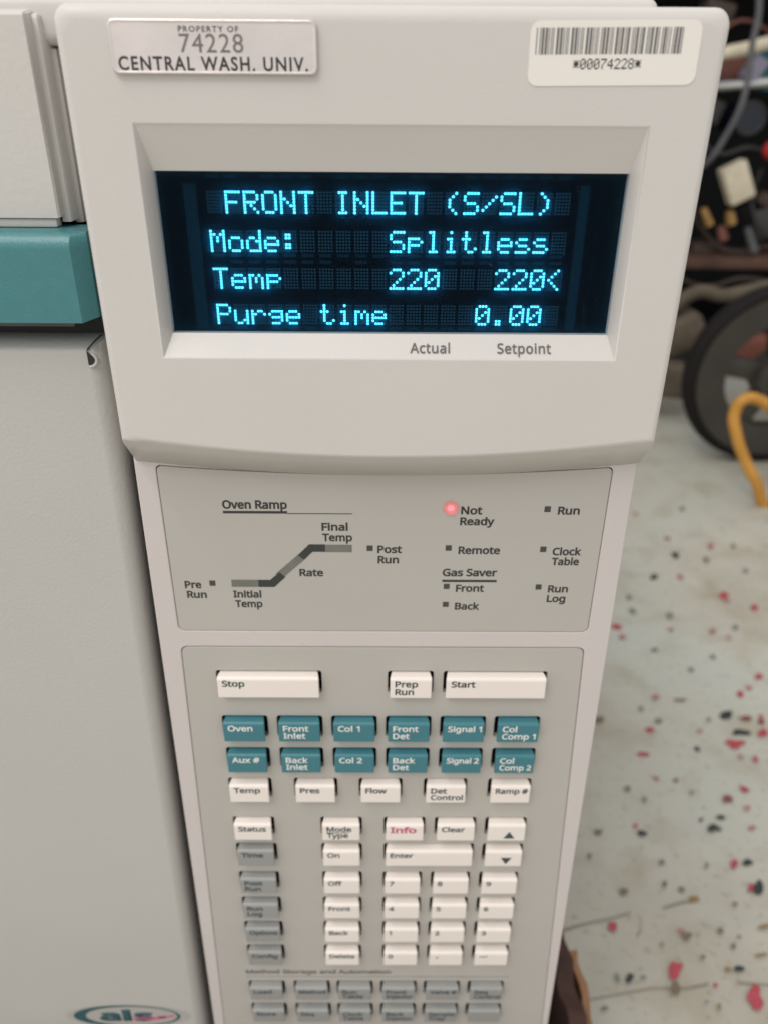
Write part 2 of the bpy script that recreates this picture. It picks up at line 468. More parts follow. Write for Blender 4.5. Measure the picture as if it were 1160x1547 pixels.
bm = bmesh.new()
loops = [head_loop(HD, 1.9, 3.2, 0.7), head_loop(HD + 0.12, 1.25, 2.1, 0.2), head_loop(HD + 0.5, 0.6, 1.1, 0), head_loop(HD + 1.1, 0.2, 0.4), head_loop(HD + 2.0, 0, 0), head_loop(196, 0, 0), head_loop(222, 0.1, 0)]
rows = loft(bm, loops, cap1=True)
RO = [(-53.0, -56.0), (57.0, -56.0), (57.0, -4.9), (-53.0, -4.9)]
WD = 189.6
RI = [(-50.9, -50.75), (55.3, -50.75), (55.3, -14.3), (-50.9, -14.3)]
def grown(R, g): return [(R[0][0] - g, R[0][1] - g), (R[1][0] + g, R[1][1] - g), (R[2][0] + g, R[2][1] + g), (R[3][0] - g, R[3][1] + g)]


ring4 = [[bm.verts.new(P(x, d, z)) for x, z in L] for L, d in ((grown(RO, .35), HD), (grown(RO, .12), HD + .06), (grown(RO, -.08), HD + .28), (RI, WD), (RI, 199))]
for A, B in zip(ring4, ring4[1:]):
    for i in range(4):
        j = (i + 1) % 4; bm.faces.new((A[i], A[j], B[j], B[i]))
ro = ring4[0]
edges = [bm.edges.get((rows[0][i], rows[0][(i + 1) % len(rows[0])])) for i in range(len(rows[0]))] + [bm.edges.get((ro[i], ro[(i + 1) % 4])) for i in range(4)]
bmesh.ops.triangle_fill(bm, edges=edges, use_beauty=True)
head = wn(obj('display_head', bm, M_head, GC, 50))

bm = bmesh.new(); bm_box(bm, RI[0][0], RI[1][0], 191.3, 198, RI[0][1], RI[2][1]); obj('display_tube', bm, M_vfd, head)
bm = bmesh.new(); bm_box(bm, RI[0][0] + .02, RI[1][0] - .02, WD + 0.1, WD + 0.1 + 0.001, RI[0][1] + .02, RI[2][1] - .02)
bm.free(); bm = bmesh.new()
quad(bm, [P(x, WD + 0.03, z) for x, z in RI]); obj('display_window', bm, M_glass, head, fix=False)

G = {'F': '11111 10000 10000 11110 10000 10000 10000', 'R': '11110 10001 10001 11110 10100 10010 10001', 'O': '01110 10001 10001 10001 10001 10001 01110',
     'N': '10001 10001 11001 10101 10011 10001 10001', 'T': '11111 00100 00100 00100 00100 00100 00100', 'I': '01110 00100 00100 00100 00100 00100 01110',
     'L': '10000 10000 10000 10000 10000 10000 11111', 'E': '11111 10000 10000 11110 10000 10000 11111', '(': '00010 00100 01000 01000 01000 00100 00010',
     ')': '01000 00100 00010 00010 00010 00100 01000', 'S': '01111 10000 10000 01110 00001 00001 11110', '/': '00000 00001 00010 00100 01000 10000 00000',
     'M': '10001 11011 10101 10101 10001 10001 10001', 'o': '00000 00000 01110 10001 10001 10001 01110', 'd': '00001 00001 01101 10011 10001 10001 01111',
     'e': '00000 00000 01110 10001 11111 10000 01110', ':': '00000 01100 01100 00000 01100 01100 00000', 'p': '00000 00000 11110 10001 11110 10000 10000',
     'l': '01100 00100 00100 00100 00100 00100 01110', 'i': '00100 00000 01100 00100 00100 00100 01110', 't': '01000 01000 11100 01000 01000 01001 00110',
     's': '00000 00000 01110 10000 01110 00001 11110', '2': '01110 10001 00001 00010 00100 01000 11111', '0': '01110 10001 10011 10101 11001 10001 01110',
     '<': '00010 00100 01000 10000 01000 00100 00010', 'm': '00000 00000 11010 10101 10101 10001 10001', 'P': '11110 10001 10001 11110 10000 10000 10000',
     'u': '00000 00000 10001 10001 10001 10011 01101', 'r': '00000 00000 10110 11001 10000 10000 10000', 'g': '00000 01111 10001 01111 00001 01110 00000',
     '.': '00000 00000 00000 00000 00000 01100 01100', '7': '11111 00001 00010 00100 01000 01000 01000', '4': '00010 00110 01010 10010 11111 00010 00010',
     '8': '01110 10001 10001 01110 10001 10001 01110', '*': '00000 10101 01110 11111 01110 10101 00000', ' ': '00000 00000 00000 00000 00000 00000 00000'}
G['g'] = '00000 00000 01111 10001 01111 00001 01110'
ROWS = [' FRONT INLET (S/SL) ', 'Mode:      Splitless ', 'Temp      220   220<', 'Purge time     0.00 ']
ROWS[1] = 'Mode:     Splitless '
DV = 190.8; K = DV / 192.0
CP, X0 = 4.21 * K, -40.2 * K
PX, PZ = 0.735 * K, 0.725 * K


def dot(bm, x, z, a, b, d):
    c = 0.32
    pts = [(-a, -b * c), (-a * c, -b), (a * c, -b), (a, -b * c), (a, b * c), (a * c, b), (-a * c, b), (-a, b * c)]
    bm.faces.new([bm.verts.new(P(x + u, d, z + v)) for u, v in pts])


un = bmesh.new()
for r, txt in enumerate(ROWS):
    zt = (-18.55 - 8.56 * r) * K
    bm = bmesh.new()
    for c, ch in enumerate(txt + '  '):
        if c < len(txt):
            g = G[ch].split()
            for i in range(7):
                for j in range(5):
                    x, z = X0 + c * CP + (j + .4) * PX, zt - (i + .4) * PZ
                    if g[i][j] == '1': dot(bm, x, z, 0.30, 0.285, DV)
                    else: dot(un, x, z, 0.24, 0.22, DV + 0.05)
        if (txt + '  ')[c:c + 2] == '  ' and len(bm.verts):
            obj('glowing_text', bm, M_lit, head, fix=False); bm = bmesh.new()
    bm.free()
obj('unlit_dots', un, M_dot, head, fix=False)
bm = bmesh.new()
for c in range(20):
    for z in (-33.2, -34.7, -15.9, -51.4 + 0.9):
        if rnd.random() < 0.12: continue
        x = X0 + c * CP + 0.2
        pts = [(x, z * K), (x + 2.9, z * K), (x + 2.9, z * K + 0.75), (x, z * K + 0.75)]
        quad(bm, [P(a, DV + 0.2, b) for a, b in pts])
for k in range(26):
    for x in (-46.3, 49.5):
        z = -17 - k * 1.28; xx = x + rnd.uniform(-.3, .3)
        quad(bm, [P(a, DV + 0.2, b) for a, b in ((xx, z), (xx + .35, z - .1), (xx + .6, z - .55), (xx + .25, z - .45))])
for x0, x1 in ((-45.2, -42.2), (45.0, 47.4)):
    quad(bm, [P(a, DV + 0.4, b) for a, b in ((x0, -50), (x1, -50), (x1, -17), (x0, -17))])
obj('grid_tabs', bm, M_tab, head, fix=False)


bm = bmesh.new()                              # dust on the window
for k in range(26):
    x, z, r_ = rnd.uniform(20, 54), rnd.uniform(-50, -16), rnd.uniform(.04, .10)
    quad(bm, [P(x + r_ * u, WD - 0.02, z + r_ * v) for u, v in ((-1, -.6), (.8, -1), (1, .7), (-.6, 1))])
obj('dust', bm, mat('dust_grey', (0.16, 0.17, 0.17), 0.9), head, fix=False)['kind'] = 'stuff'


def slope(a, b):                              # the bottom slope of the recess, a across, b up the slope
    t = (b + 56.0) / 5.25
    return P(a, 186.0 + 3.6 * t - 0.10, b + 0.08)


# caption cut into the sloped sill below the window
printed('caption', [('Actual', 7.0, -54.75, 9.7)], M_inkg, head, 186, cap=2.1, bold=0.012, fn=slope, track=1.06)
printed('caption', [('Setpoint', 28.3, -54.75, 13.1)], M_inkg, head, 186, cap=2.1, bold=0.012, fn=slope, track=1.06)

# control panel plate with two openings
PD = 196.0


def pl(z): return -67.7 - (-88 - z) / 292 * 3.6
def pr(z): return 70.4 + (-88 - z) / 292 * 3.6


def ov1(g=0.0):
    x0, x1, zb, r = -61.8 - g, 64.0 + g, -145.2 - g, 2.0
    pts = []
    for cx, a0 in ((x0 + r, 180), (x1 - r, 270)):
        for i in range(6):
            a = math.radians(a0 + 18 * i); pts.append((cx + r * math.cos(a), zb + r + r * math.sin(a)))
    n = 24
    for i in range(n + 1):
        t = 1 - i / n; pts.append((x0 + 1.1 + (x1 - x0 - 2.2) * t + 0, -89.5 - 2.5 * arc(t) + g))
        if i == 0: pts[-1:-1] = [(x1, -91.0 + g), (x1 - .09, -90.4 + g), (x1 - .42, -89.85 + g)]
    pts += [(x0 + .42, -89.85 + g), (x0 + .09, -90.4 + g), (x0, -91.0 + g)]
    return pts


def ov2(g=0.0):
    r = 2.2; zt, zb = -151.5 + g, -372.0 - g
    return [(-67.0 - g, zb), (71.6 + g, zb)] + [(63.9 + g - r + r * math.cos(math.radians(a)), zt - r + r * math.sin(math.radians(a))) for a in (0, 22, 45, 67, 90)] + \
           [(-62.0 - g + r + r * math.cos(math.radians(a)), zt - r + r * math.sin(math.radians(a))) for a in (90, 112, 135, 158, 180)]


outline = [(pl(-388), -388), (pr(-388), -388), (pr(-86), -86), (pl(-86), -86)]
wn(plate('control_panel', [outline, ov1(0.16), ov2(0.16)], PD, 6.0, M_plate, GC, 0.35))
bm = bmesh.new()
bm_box(bm, -66, 69, 204, 214.5, -470, -84); obj('panel_backing', bm, M_dark, GC)
bm = bmesh.new(); bm_box(bm, -71.4, 74.1, 196, 226, -470, -388.4, 1.2); obj('base_panel', bm, M_plate, GC, 40)

ind = plate('indicator_panel', [ov1(-0.05)], PD - 0.02, 2.0, M_overlay, GC, 0.12)
printed('heading', [('Oven Ramp', -44.6, -102.7, 18.2)], M_ink, ind, PD - .08, 2.7, 0.03)
printed('heading', [('Gas Saver', 18.4, -125.0, 16.1)], M_ink, ind, PD - .08, 2.6, 0.03)
for x0, x1, z0, z1 in ((-44.6, -26.4, -104.2, -103.4), (-26.4, -7.9, -104.3, -104.05), (18.4, 34.6, -127.05, -126.25)):
    bm = bmesh.new(); quad(bm, [P(a, PD - .07, b) for a, b in ((x0, z0), (x1, z0), (x1, z1), (x0, z1))])
    obj('underline', bm, M_ink, ind, fix=False)
for L in ([('Final', -16.8, -109.7, 7.5), ('Temp', -16.7, -113.2, 8.6)], [('Initial', -44.0, -132.9, 8.4), ('Temp', -43.7, -136.4, 8.2)], [('Pre', -58.2, -129.6, 4.9), ('Run', -57.9, -133.1, 5.9)],
          [('Rate', -23.8, -125.2, 7.0)], [('Post', -0.8, -117.1, 7.0), ('Run', -0.7, -120.6, 6.1)], [('Not', 22.8, -104.2, 6.0), ('Ready', 22.7, -107.7, 9.8)], [('Remote', 22.7, -117.3, 12.1)],
          [('Front', 22.6, -130.5, 8.4)], [('Back', 22.6, -137.0, 7.4)], [('Run', 50.3, -104.1, 6.2)], [('Clock', 50.2, -117.6, 8.4), ('Table', 50.3, -121.0, 8.0)], [('Run', 50.2, -130.6, 6.0), ('Log', 50.2, -134.1, 5.6)]):
    printed('label_text', L, M_ink, ind, PD - .08, 2.55, 0.029)
LEDS = [(-49.9, -127.8), (-3.0, -115.5), (47.3, -102.4), (19.8, -115.3), (47.4, -115.6), (19.8, -128.6), (47.3, -128.7), (19.8, -135.1)]
for x, z in LEDS:
    bm = bmesh.new(); bm_box(bm, x - .92, x + .92, PD - .1, PD + .5, z - .95, z + .95, 0.12); obj('indicator_light', bm, M_lens, ind)
for nm, rr, hh, m_ in (('indicator_light', 0.95, 0.30, M_led), ('indicator_halo', 2.5, 1.5, halo_dome())):  # the larger dome is added to spread the red glow
    bm = bmesh.new(); bmesh.ops.create_uvsphere(bm, u_segments=28, v_segments=16, radius=1.0)
    for v in bm.verts: v.co = P(19.9 + v.co.x * rr, PD + v.co.y * hh, -102.2 + v.co.z * rr)
    o = obj(nm, bm, m_, ind, 80)
    if rr < 2: o['label'] = 'glowing red light'
# temperature ramp drawing: three pale lenses joined by two dark bends
bm = bmesh.new()
h = 1.25
for x0, x1, z in ((-44.2, -36.0, -127.8), (-16.0, -8.2, -115.6)): quad(bm, [P(a, PD - .07, b) for a, b in ((x0, z - h), (x1, z - h), (x1, z + h), (x0, z + h))])
dx, dz = 0.88, 0.88
quad(bm, [P(a, PD - .07, b) for a, b in ((-30.0 - dx, -125.3 + dz), (-30.0 + dx, -125.3 - dz), (-22.0 + dx, -117.6 - dz), (-22.0 - dx, -117.6 + dz))])
obj('ramp_lens', bm, M_barB, ind, fix=False)
bm = bmesh.new()
quad(bm, [P(a, PD - .09, b) for a, b in ((-36.2, -127.8 - h), (-31.5, -127.8 - h), (-32.6, -127.8 + h), (-36.2, -127.8 + h))])
quad(bm, [P(a, PD - .09, b) for a, b in ((-31.5, -127.8 - h), (-28.0, -125.2 - .3), (-29.7, -123.8), (-32.6, -127.8 + h))])
quad(bm, [P(a, PD - .09, b) for a, b in ((-16.0, -115.5 - h), (-16.0, -115.5 + h), (-20.6, -115.5 + h), (-19.6, -115.5 - h))])
quad(bm, [P(a, PD - .09, b) for a, b in ((-20.6, -115.5 + h), (-24.0, -117.9), (-22.3, -119.4), (-19.6, -115.5 - h))])
obj('ramp_bend', bm, M_barA, ind, fix=False)

# keypad: caps standing through real openings
KD, KH = 193.0, 8.4
ROWZ = [-169.5, -188.3, -202.4, -216.6, -235.8, -249.5, -265.0, -279.6, -294.2, -309.0, -332.9, -348.6]
W1 = 13.6
KEYS = [(0, -35.3, 32.2, ['Stop'], 'w'), (0, 9.9, 13.2, ['Prep', 'Run'], 'w'), (0, 36.9, 31.7, ['Start'], 'w')]
TX = [-44.4, -26.3, -8.35, 9.6, 27.6, 45.5]
for x, t in zip(TX, (['Oven'], ['Front', 'Inlet'], ['Col 1'], ['Front', 'Det'], ['Signal 1'], ['Col', 'Comp 1'])): KEYS.append((1, x, W1, t, 't'))
for x, t in zip(TX, (['Aux #'], ['Back', 'Inlet'], ['Col 2'], ['Back', 'Det'], ['Signal 2'], ['Col', 'Comp 2'])): KEYS.append((2, x, 13.3, t, 't'))
for x, t in zip((-44.8, -22.0, 0.5, 23.0, 45.3), (['Temp'], ['Pres'], ['Flow'], ['Det', 'Control'], ['Ramp #'])): KEYS.append((3, x, W1, t, 'w'))
for x, t in zip((-44.9, -13.5, 9.15, 27.4, 45.5), (['Status'], ['Mode', 'Type'], ['Info'], ['Clear'], ['UP'])): KEYS.append((4, x, 13.4, t, 'w'))
for x, t, k, w_ in ((-44.8, ['Time'], 'g', 13.4), (-13.6, ['On'], 'w', 13.4), (18.3, ['Enter'], 'w', 31.6), (45.4, ['DOWN'], 'w', 13.4)): KEYS.append((5, x, w_, t, k))
for r, (g, m_, ns) in enumerate(((['Post', 'Run'], 'Off', '789'), (['Run', 'Log'], 'Front', '456'), (['Options'], 'Back', '123'), (['Config'], 'Delete', '0.\u2013'))):
    KEYS.append((6 + r, -44.9 - 0.12 * r, 13.5, g, 'g')); KEYS.append((6 + r, -13.75 - 0.2 * r, 13.4, [m_], 'w'))
    for x, n in zip((8.85, 26.9, 45.05), ns): KEYS.append((6 + r, x, 13.2, [n], 'w'))
BX = [-46.3, -27.6, -9.75, 8.4, 26.4, 44.7]
for x, t in zip(BX, (['Load'], ['Method'], ['Run', 'Table'], ['Front', 'Injector'], ['Valve #'], ['Seq', 'Control'])): KEYS.append((10, x, 13.5, t, 'g'))
for x, t in zip(BX, (['Store'], ['Seq'], ['Clock', 'Table'], ['Back', 'Injector'], ['Sample', 'Tray'], [])): KEYS.append((11, x, 13.5, t, 'g'))

holes = []
for r, x, wd, t, k in KEYS:
    z = ROWZ[r] + KH / 2
    holes.append(rrect(x - wd / 2 - .70, x + wd / 2 + .70, z - KH / 2 - .30, z + KH / 2 + .32, 0.9, 4))
kp = plate('keypad_panel', [ov2(-0.05)] + holes, PD - 0.02, 2.4, M_overlay, GC, 0.16)
printed('heading', [('Method Storage and Automation', -54.4, -319.4, 59.5)], M_inkg, kp, PD - .08, 2.6, 0.03)
bm = bmesh.new(); quad(bm, [P(a, PD - .07, b) for a, b in ((-54.6, -321.5), (54.0, -321.5), (54.0, -321.2), (-54.6, -321.2))])
obj('underline', bm, M_inkg, kp, fix=False)


def key_mesh(wd):
    """cap with soft corners: crowned top edge, slightly dished face"""
    bm = bmesh.new()
    bm_box(bm, -wd / 2, wd / 2, KD, PD + 5.0, -KH / 2, KH / 2)
    es = [e for e in bm.edges if abs(e.verts[0].co.y - KD * MM) < 1e-6 and abs(e.verts[1].co.y - KD * MM) < 1e-6]
    top = [e for e in es if (e.verts[0].co.z + e.verts[1].co.z) / 2 - EYE > 0.003]
    rest = [e for e in es if e not in top]
    for e in top:
        for v in e.verts: v.co.z -= 0.35 * MM
    bmesh.ops.bevel(bm, geom=top, offset=1.15 * MM, segments=5, profile=0.5, affect='EDGES')
    es = [e for e in bm.edges if len(e.link_faces) == 2 and e.calc_face_angle(0) > 0.5 and min(v.co.y for v in e.verts) < (KD + 1.3) * MM]
    bmesh.ops.bevel(bm, geom=es, offset=0.38 * MM, segments=3, profile=0.5, affect='EDGES')
    for v in bm.verts:
        t = max(0.0, (v.co.y / MM - KD - 0.6) / 7.4)
        v.co.x -= math.copysign(1.3 * MM * t, v.co.x); v.co.z -= EYE
    return bm


KM = {'w': M_keyw, 't': M_keyt, 'g': M_keyg}
CN = {'w': 'white', 't': 'teal', 'g': 'grey'}
for r, x, wd, t, k in KEYS:
    z = ROWZ[r] + KH / 2
    bm = key_mesh(wd)
    bmesh.ops.translate(bm, verts=bm.verts, vec=(x * MM, 0, z * MM + EYE))
    ko = wn(obj('key', bm, KM[k], GC, 45))
    ink = {'w': M_ink2, 't': M_inkw, 'g': M_ink2}[k]
    xl = x - wd / 2 + 1.6; b1, b2 = ROWZ[r] + 4.6, ROWZ[r] + 1.45
    kd = KD - 0.06
    if t == ['UP'] or t == ['DOWN']:
        bm = bmesh.new(); s = 1 if t == ['UP'] else -1; cx, cz = x + 1.0, ROWZ[r] + 3.1
        f = bm.faces.new([bm.verts.new(P(a, kd, b)) for a, b in ((cx - 2.0, cz - 1.7 * s), (cx + 2.0, cz - 1.7 * s), (cx, cz + 1.7 * s))])
        obj('key_legend', bm, ink, ko, fix=False); ko['label'] = 'white key with an %s arrow' % ('up' if s > 0 else 'down'); continue
    if not t: ko['label'] = 'blank grey key'; continue
    if t == ['Info']:
        printed('key_legend', [('Info', xl, b1 - .6, 9.2)], M_inkp, ko, kd, 3.0, 0.03); ko['label'] = 'white key with pink lettering'; continue
    lines = [(s, xl, b1 if i == 0 else b2) for i, s in enumerate(t)]
    if t[0].startswith('\u2013'): lines = [('\u2013', xl + .3, b1 + .2, 3.2)]
    if t[0] == '.': lines = [('.', xl + .8, b1 + .2, 1.3)]
    mx = max(len(s) for s in t)
    o = printed('key_legend', lines, ink, ko, kd, 2.45, 0.026, 1.08, wd - 2.5)
    ko['label'] = '%s key marked %s' % (CN[k], ' '.join(t)) if t[0] not in ('.', '\u2013') else CN[k] + ' key marked with a ' + ('dot' if t[0] == '.' else 'dash')
    if t == ['Mode', 'Type']:
        bm = bmesh.new(); quad(bm, [P(a, kd, b) for a, b in ((xl, b1 - .75), (xl + 7.8, b1 - .75), (xl + 7.8, b1 - .42), (xl, b1 - .42))])
        obj('key_underline', bm, ink, ko, fix=False)

# oven door at the left with rolled edges
bm = bmesh.new()
prof = [(198.0, 0.0), (198.15, 0.9), (198.6, 2.0), (199.6, 3.2), (201.0, 4.1), (203.0, 4.7), (206.0, 4.9), (226, 5.0)]


def dloop(d, s):
    def xr(z): return -76.2 - max(0.0, (-102 - z)) / 257 * 4.6
    return [P(-470, d, -430), P(xr(-430) + s, d, -430), P(xr(-250) + s, d, -250), P(xr(-102) + s, d, -102), P(xr(-62) + s, d, -63.2), P(xr(-58) - 0.6 + s, d, -59.0 + s * .75), P(-470, d, -59.0 + s * .75)]


loft(bm, [dloop(d, s) for d, s in prof], cap0=True, cap1=True)
door = wn(obj('oven_door', bm, M_door, GC, 60))
bm = bmesh.new()                              # flat dark patch for the shade of the folded corner's relief hole, with its bright lip
cx, cz = -75.9, -59.6
hp0 = [(-.1, 2.0), (.5, 1.3), (1.4, .3), (1.6, -.6), (1.2, -1.4), (.5, -1.9), (-.1, -2.0)]
bm.faces.new([bm.verts.new(P(cx + a, 197.6, cz + b)) for a, b in hp0]); obj('corner_hole_shade', bm, M_dark, door, fix=False)
tube_mesh('corner_lip', [P(cx + a, 197.75, cz + b) for a, b in ((.0, -2.4), (.9, -2.25), (1.75, -1.6), (2.1, -.6), (1.75, .4), (1.1, 1.1))], 0.00034, M_lid, door)
tube_mesh('corner_seam', [P(cx, 197.95, cz + 1.9), P(cx + 1.0, 198.3, cz + 3.0), P(cx + 2.4, 199.9, cz + 4.4), P(cx + 3.2, 202.0, cz + 5.0)], 0.00020, M_dark, door)
# oval emblem on the door
def ell(cx, cz, a, b, d, n=48): return [P(cx + a * math.cos(6.2832 * i / n), d, cz + b * math.sin(6.2832 * i / n)) for i in range(n)]


for nm, e, m_ in (('emblem_sticker', (-108.3, -353.2, 27.0, 8.0, 197.9), M_embw), ('emblem_oval', (-109.0, -353.2, 23.2, 7.9, 197.85), M_emb), ('emblem_field', (-107.0, -353.0, 19.8, 6.9, 197.8), M_embw)):
    bm = bmesh.new(); bm.faces.new([bm.verts.new(p) for p in ell(*e)]); obj(nm, bm, m_, door, fix=False)
printed('emblem_letters', [('a', -121.0, -356.6, 9.2), ('l', -110.9, -356.6, 3.8), ('s', -105.9, -356.6, 8.4)], M_emb, door, 197.74, 8.0, 0.05)
bm = bmesh.new()
for pts in (((-107, -354.5), (-101, -353.7), (-100, -354.6), (-106, -355.6)), ((-102, -354.8), (-93, -353.3), (-91.5, -354.4), (-100, -356)), ((-96, -353.2), (-88.5, -352.4), (-88, -353.2), (-95, -354.4))):
    quad(bm, [P(a, 197.7, b) for a, b in pts])
obj('emblem_pink_patch', bm, M_inkp, door, fix=False)  # pink patches across the lower right of the emblem

# dark body standing for the shade in the door gap, and grey seal strip
bm = bmesh.new(); bm_box(bm, -470, -69, 206, 231.8, -60, -29); obj('door_gap_shade', bm, M_dark, GC)
bm = bmesh.new(); bm_box(bm, -470, -79, 201, 205.8, -52.6, -50.4, .8); obj('door_seal', bm, M_seal, GC, 40)

# teal latch bar
bm = bmesh.new()
tp = [(192.0, -49.2), (192.0, -31.8), (192.25, -30.6), (192.9, -29.4), (193.9, -28.6), (195.2, -28.2), (205.9, -28.0), (205.9, -49.2)]
L0 = [P(-470, d, z) for d, z in tp]; L1 = [P(-73.6, d, z) for d, z in tp]
L2 = [P(-70.3, max(d, 195.4) if i < 5 else d, z if i else z + .8) for i, (d, z) in enumerate(tp)]
loft(bm, [L0, L1, L2], cap0=True, cap1=True)
wn(obj('latch_bar', bm, M_teal, GC, 30))

# lid at the upper left, sloping up to the rear, with its stepped side
bm = bmesh.new()


def lidloop(x, d0, dz, zt, zb): return [P(x, d0, zb), P(x, d0, zt - 1.0), P(x, d0 + .4, zt - .3), P(x, d0 + 1.2, zt), P(x, d0 + 45, zt + 8 + dz), P(x, d0 + 45, zb)]


loft(bm, [lidloop(-470, 200, 0, 16.6, -25.8), lidloop(-78.1, 200, 0, 16.6, -25.8), lidloop(-77.6, 200.5, 0, 16.2, -25.6)], cap0=True, cap1=True)
lid = wn(obj('injector_lid', bm, M_lid, GC, 40))
bm = bmesh.new(); loft(bm, [lidloop(-78.3, 203.2, 0, 16.4, -27.0), lidloop(-76.3, 203.2, 0, 16.4, -27.0), lidloop(-75.9, 203.7, 0, 16.1, -26.8)], cap0=True, cap1=True)
obj('lid_side', bm, M_lid, lid, 40)
bm = bmesh.new(); bm_box(bm, -77.0, -74.6, 207.5, 226, -27.8, 10, .5); obj('lid_inner_rail', bm, M_lid, lid, 40)
bm = bmesh.new(); bm_box(bm, -470, -78.8, 200.6, 204, -28.0, -26.0, .4); obj('lid_lip', bm, M_lid, lid, 40)
bm = bmesh.new(); bm_box(bm, -74.4, -64.8, 226, 231.5, -29, 8); obj('side_gap_shade', bm, M_dark, GC)  # dark box standing for the shade inside the side recess

# ------------------------------------------------------------------ tag and label on the head
tagp = thing('property_tag', 'brushed metal property tag with stamped number on the upper left of the display head', 'property tag', P(-34.7, 186, 9.2))
bm = bmesh.new()
tl = [[P(x, d, z) for x, z in rrect(-55.6 + g, -13.3 - g, 4.3 + g, 14.2 - g, 1.3 - g * .6, 4)] for d, g in ((185.99, 0), (185.25, 0), (184.98, .12), (184.90, .32), (184.93, .5), (185.08, .85))]
loft(bm, tl, cap0=True, cap1=True)
tagb = wn(obj('metal_plate', bm, M_alu, tagp, 50))
printed('tag_lettering', [('PROPERTY OF', -41.3, 11.9, 12.2)], M_ink, tagp, 185.03, 1.05, 0.018, face='round', track=1.25)
printed('stamped_number', [('74228', -41.3, 8.3, 13.0)], M_stamp, tagp, 185.03, 3.3, 0.003, face='round', track=1.12)
printed('tag_lettering', [('CENTRAL WASH. UNIV.', -54.2, 5.05, 38.9)], M_ink, tagp, 185.03, 2.55, 0.024, face='round', track=1.2)

lab = thing('barcode_label', 'white paper barcode label on the upper right of the display head', 'sticker', P(47, 186, 8.5))
bm = bmesh.new()
L = rrect(30.1, 65.0, 2.9, 14.6, 2.0, 5)
ca, sa = math.cos(0.012), math.sin(0.012)


def tilt(x, z): return (47.5 + (x - 47.5) * ca - (z - 8.7) * sa, 8.7 + (x - 47.5) * sa + (z - 8.7) * ca)


loft(bm, [[P(*(lambda q: (q[0], 185.99, q[1]))(tilt(x, z))) for x, z in L], [P(*(lambda q: (q[0], 185.86, q[1]))(tilt(x, z))) for x, z in L]], cap1=True)
obj('paper', bm, M_paper, lab)
C39 = {'*': 'nwnnwnwnn', '0': 'nnnwwnwnn', '7': 'nnnwnnwnw', '4': 'nnnwwnnnw', '2': 'nnwwnnnnw', '8': 'wnnwnnwnn'}
seq = ''
x = 0.0; bars = []
for ch in '*00074228*':
    for i, e in enumerate(C39[ch]):
        wv = 2.6 if e == 'w' else 1.0
        if i % 2 == 0: bars.append((x, x + wv))
        x += wv
    x += 1.6
tot = bars[-1][1]; bm = bmesh.new()
for a, b in bars:
    xa, xb = 31.3 + a / tot * 29.9, 31.3 + b / tot * 29.9
    f = [bm.verts.new(P(q[0], 185.80, q[1])) for q in (tilt(xa, 8.6), tilt(xb, 8.6), tilt(xb, 13.3), tilt(xa, 13.3))]
    bm.faces.new(f)
obj('bars', bm, M_bar, lab, fix=False)
bm = bmesh.new(); px_, pz_ = 14.2 / 60, 0.27
for c, ch in enumerate('*00074228*'):
    g = G[ch].split()
    for i in range(7):
        for j in range(5):
            if g[i][j] == '1':
                a, b = 39.3 + (c * 6 + j) * px_, 7.8 - i * pz_
                bm.faces.new([bm.verts.new(P(q[0], 185.80, q[1])) for q in (tilt(a, b - pz_ * .98), tilt(a + px_ * .98, b - pz_ * .98), tilt(a + px_ * .98, b), tilt(a, b))])
obj('printed_number', bm, M_ink, lab, fix=False)

# ------------------------------------------------------------------ torn cardboard tray under the instrument
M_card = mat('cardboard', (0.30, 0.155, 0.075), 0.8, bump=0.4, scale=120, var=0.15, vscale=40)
M_cardd = mat('cardboard_shaded', (0.070, 0.034, 0.025), 0.85, bump=0.5, scale=200, var=0.3, vscale=60)  # same cardboard, with the shade inside the tray darkened into its colour
tray = thing('cardboard_tray', 'torn brown cardboard tray standing on the floor under the instrument', 'cardboard tray', (0.0, 0.3, 0))
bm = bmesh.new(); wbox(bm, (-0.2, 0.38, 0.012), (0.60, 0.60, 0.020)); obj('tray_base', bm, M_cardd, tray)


def wall(name, x, y0, y1, z0, ztop, th, mat_, wob, lean=0.0):
    bm = bmesh.new(); n = 26; rows = []
    for i in range(n + 1):
        t = i / n; y = y0 + (y1 - y0) * t; z = ztop(t); b = wob * math.sin(t * 9 + 1) + 0.0012 * math.sin(t * 31)
        xo = x + b
        rows.append([bm.verts.new(p) for p in ((x - th / 2, y, z0), (xo + lean - th / 2, y, z), (xo + lean + th / 2, y, z + rnd.uniform(-.0015, .0015)), (x + th / 2, y, z0))])
    for a, b in zip(rows, rows[1:]):
        for i in range(4):
            j = (i + 1) % 4; bm.faces.new((a[i], a[j], b[j], b[i]))
    bm.faces.new(rows[0]); bm.faces.new(rows[-1])
    return obj(name, bm, mat_, tray, 40)


# flap positions come from where its rims cross the plane 80 mm above the floor
a0, a1 = on_floor(838, 1392, 0.085), on_floor(872, 1560, 0.085)
b0, b1 = on_floor(862, 1442, 0.080), on_floor(880, 1560, 0.080)
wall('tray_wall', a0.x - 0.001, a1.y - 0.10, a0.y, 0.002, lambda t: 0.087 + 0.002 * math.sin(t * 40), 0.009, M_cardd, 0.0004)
wall('tray_flap', b0.x + 0.0020, b1.y - 0.10, b0.y, 0.002, lambda t: 0.080 + 0.003 * math.sin(t * 14), 0.004, M_card, 0.0008)

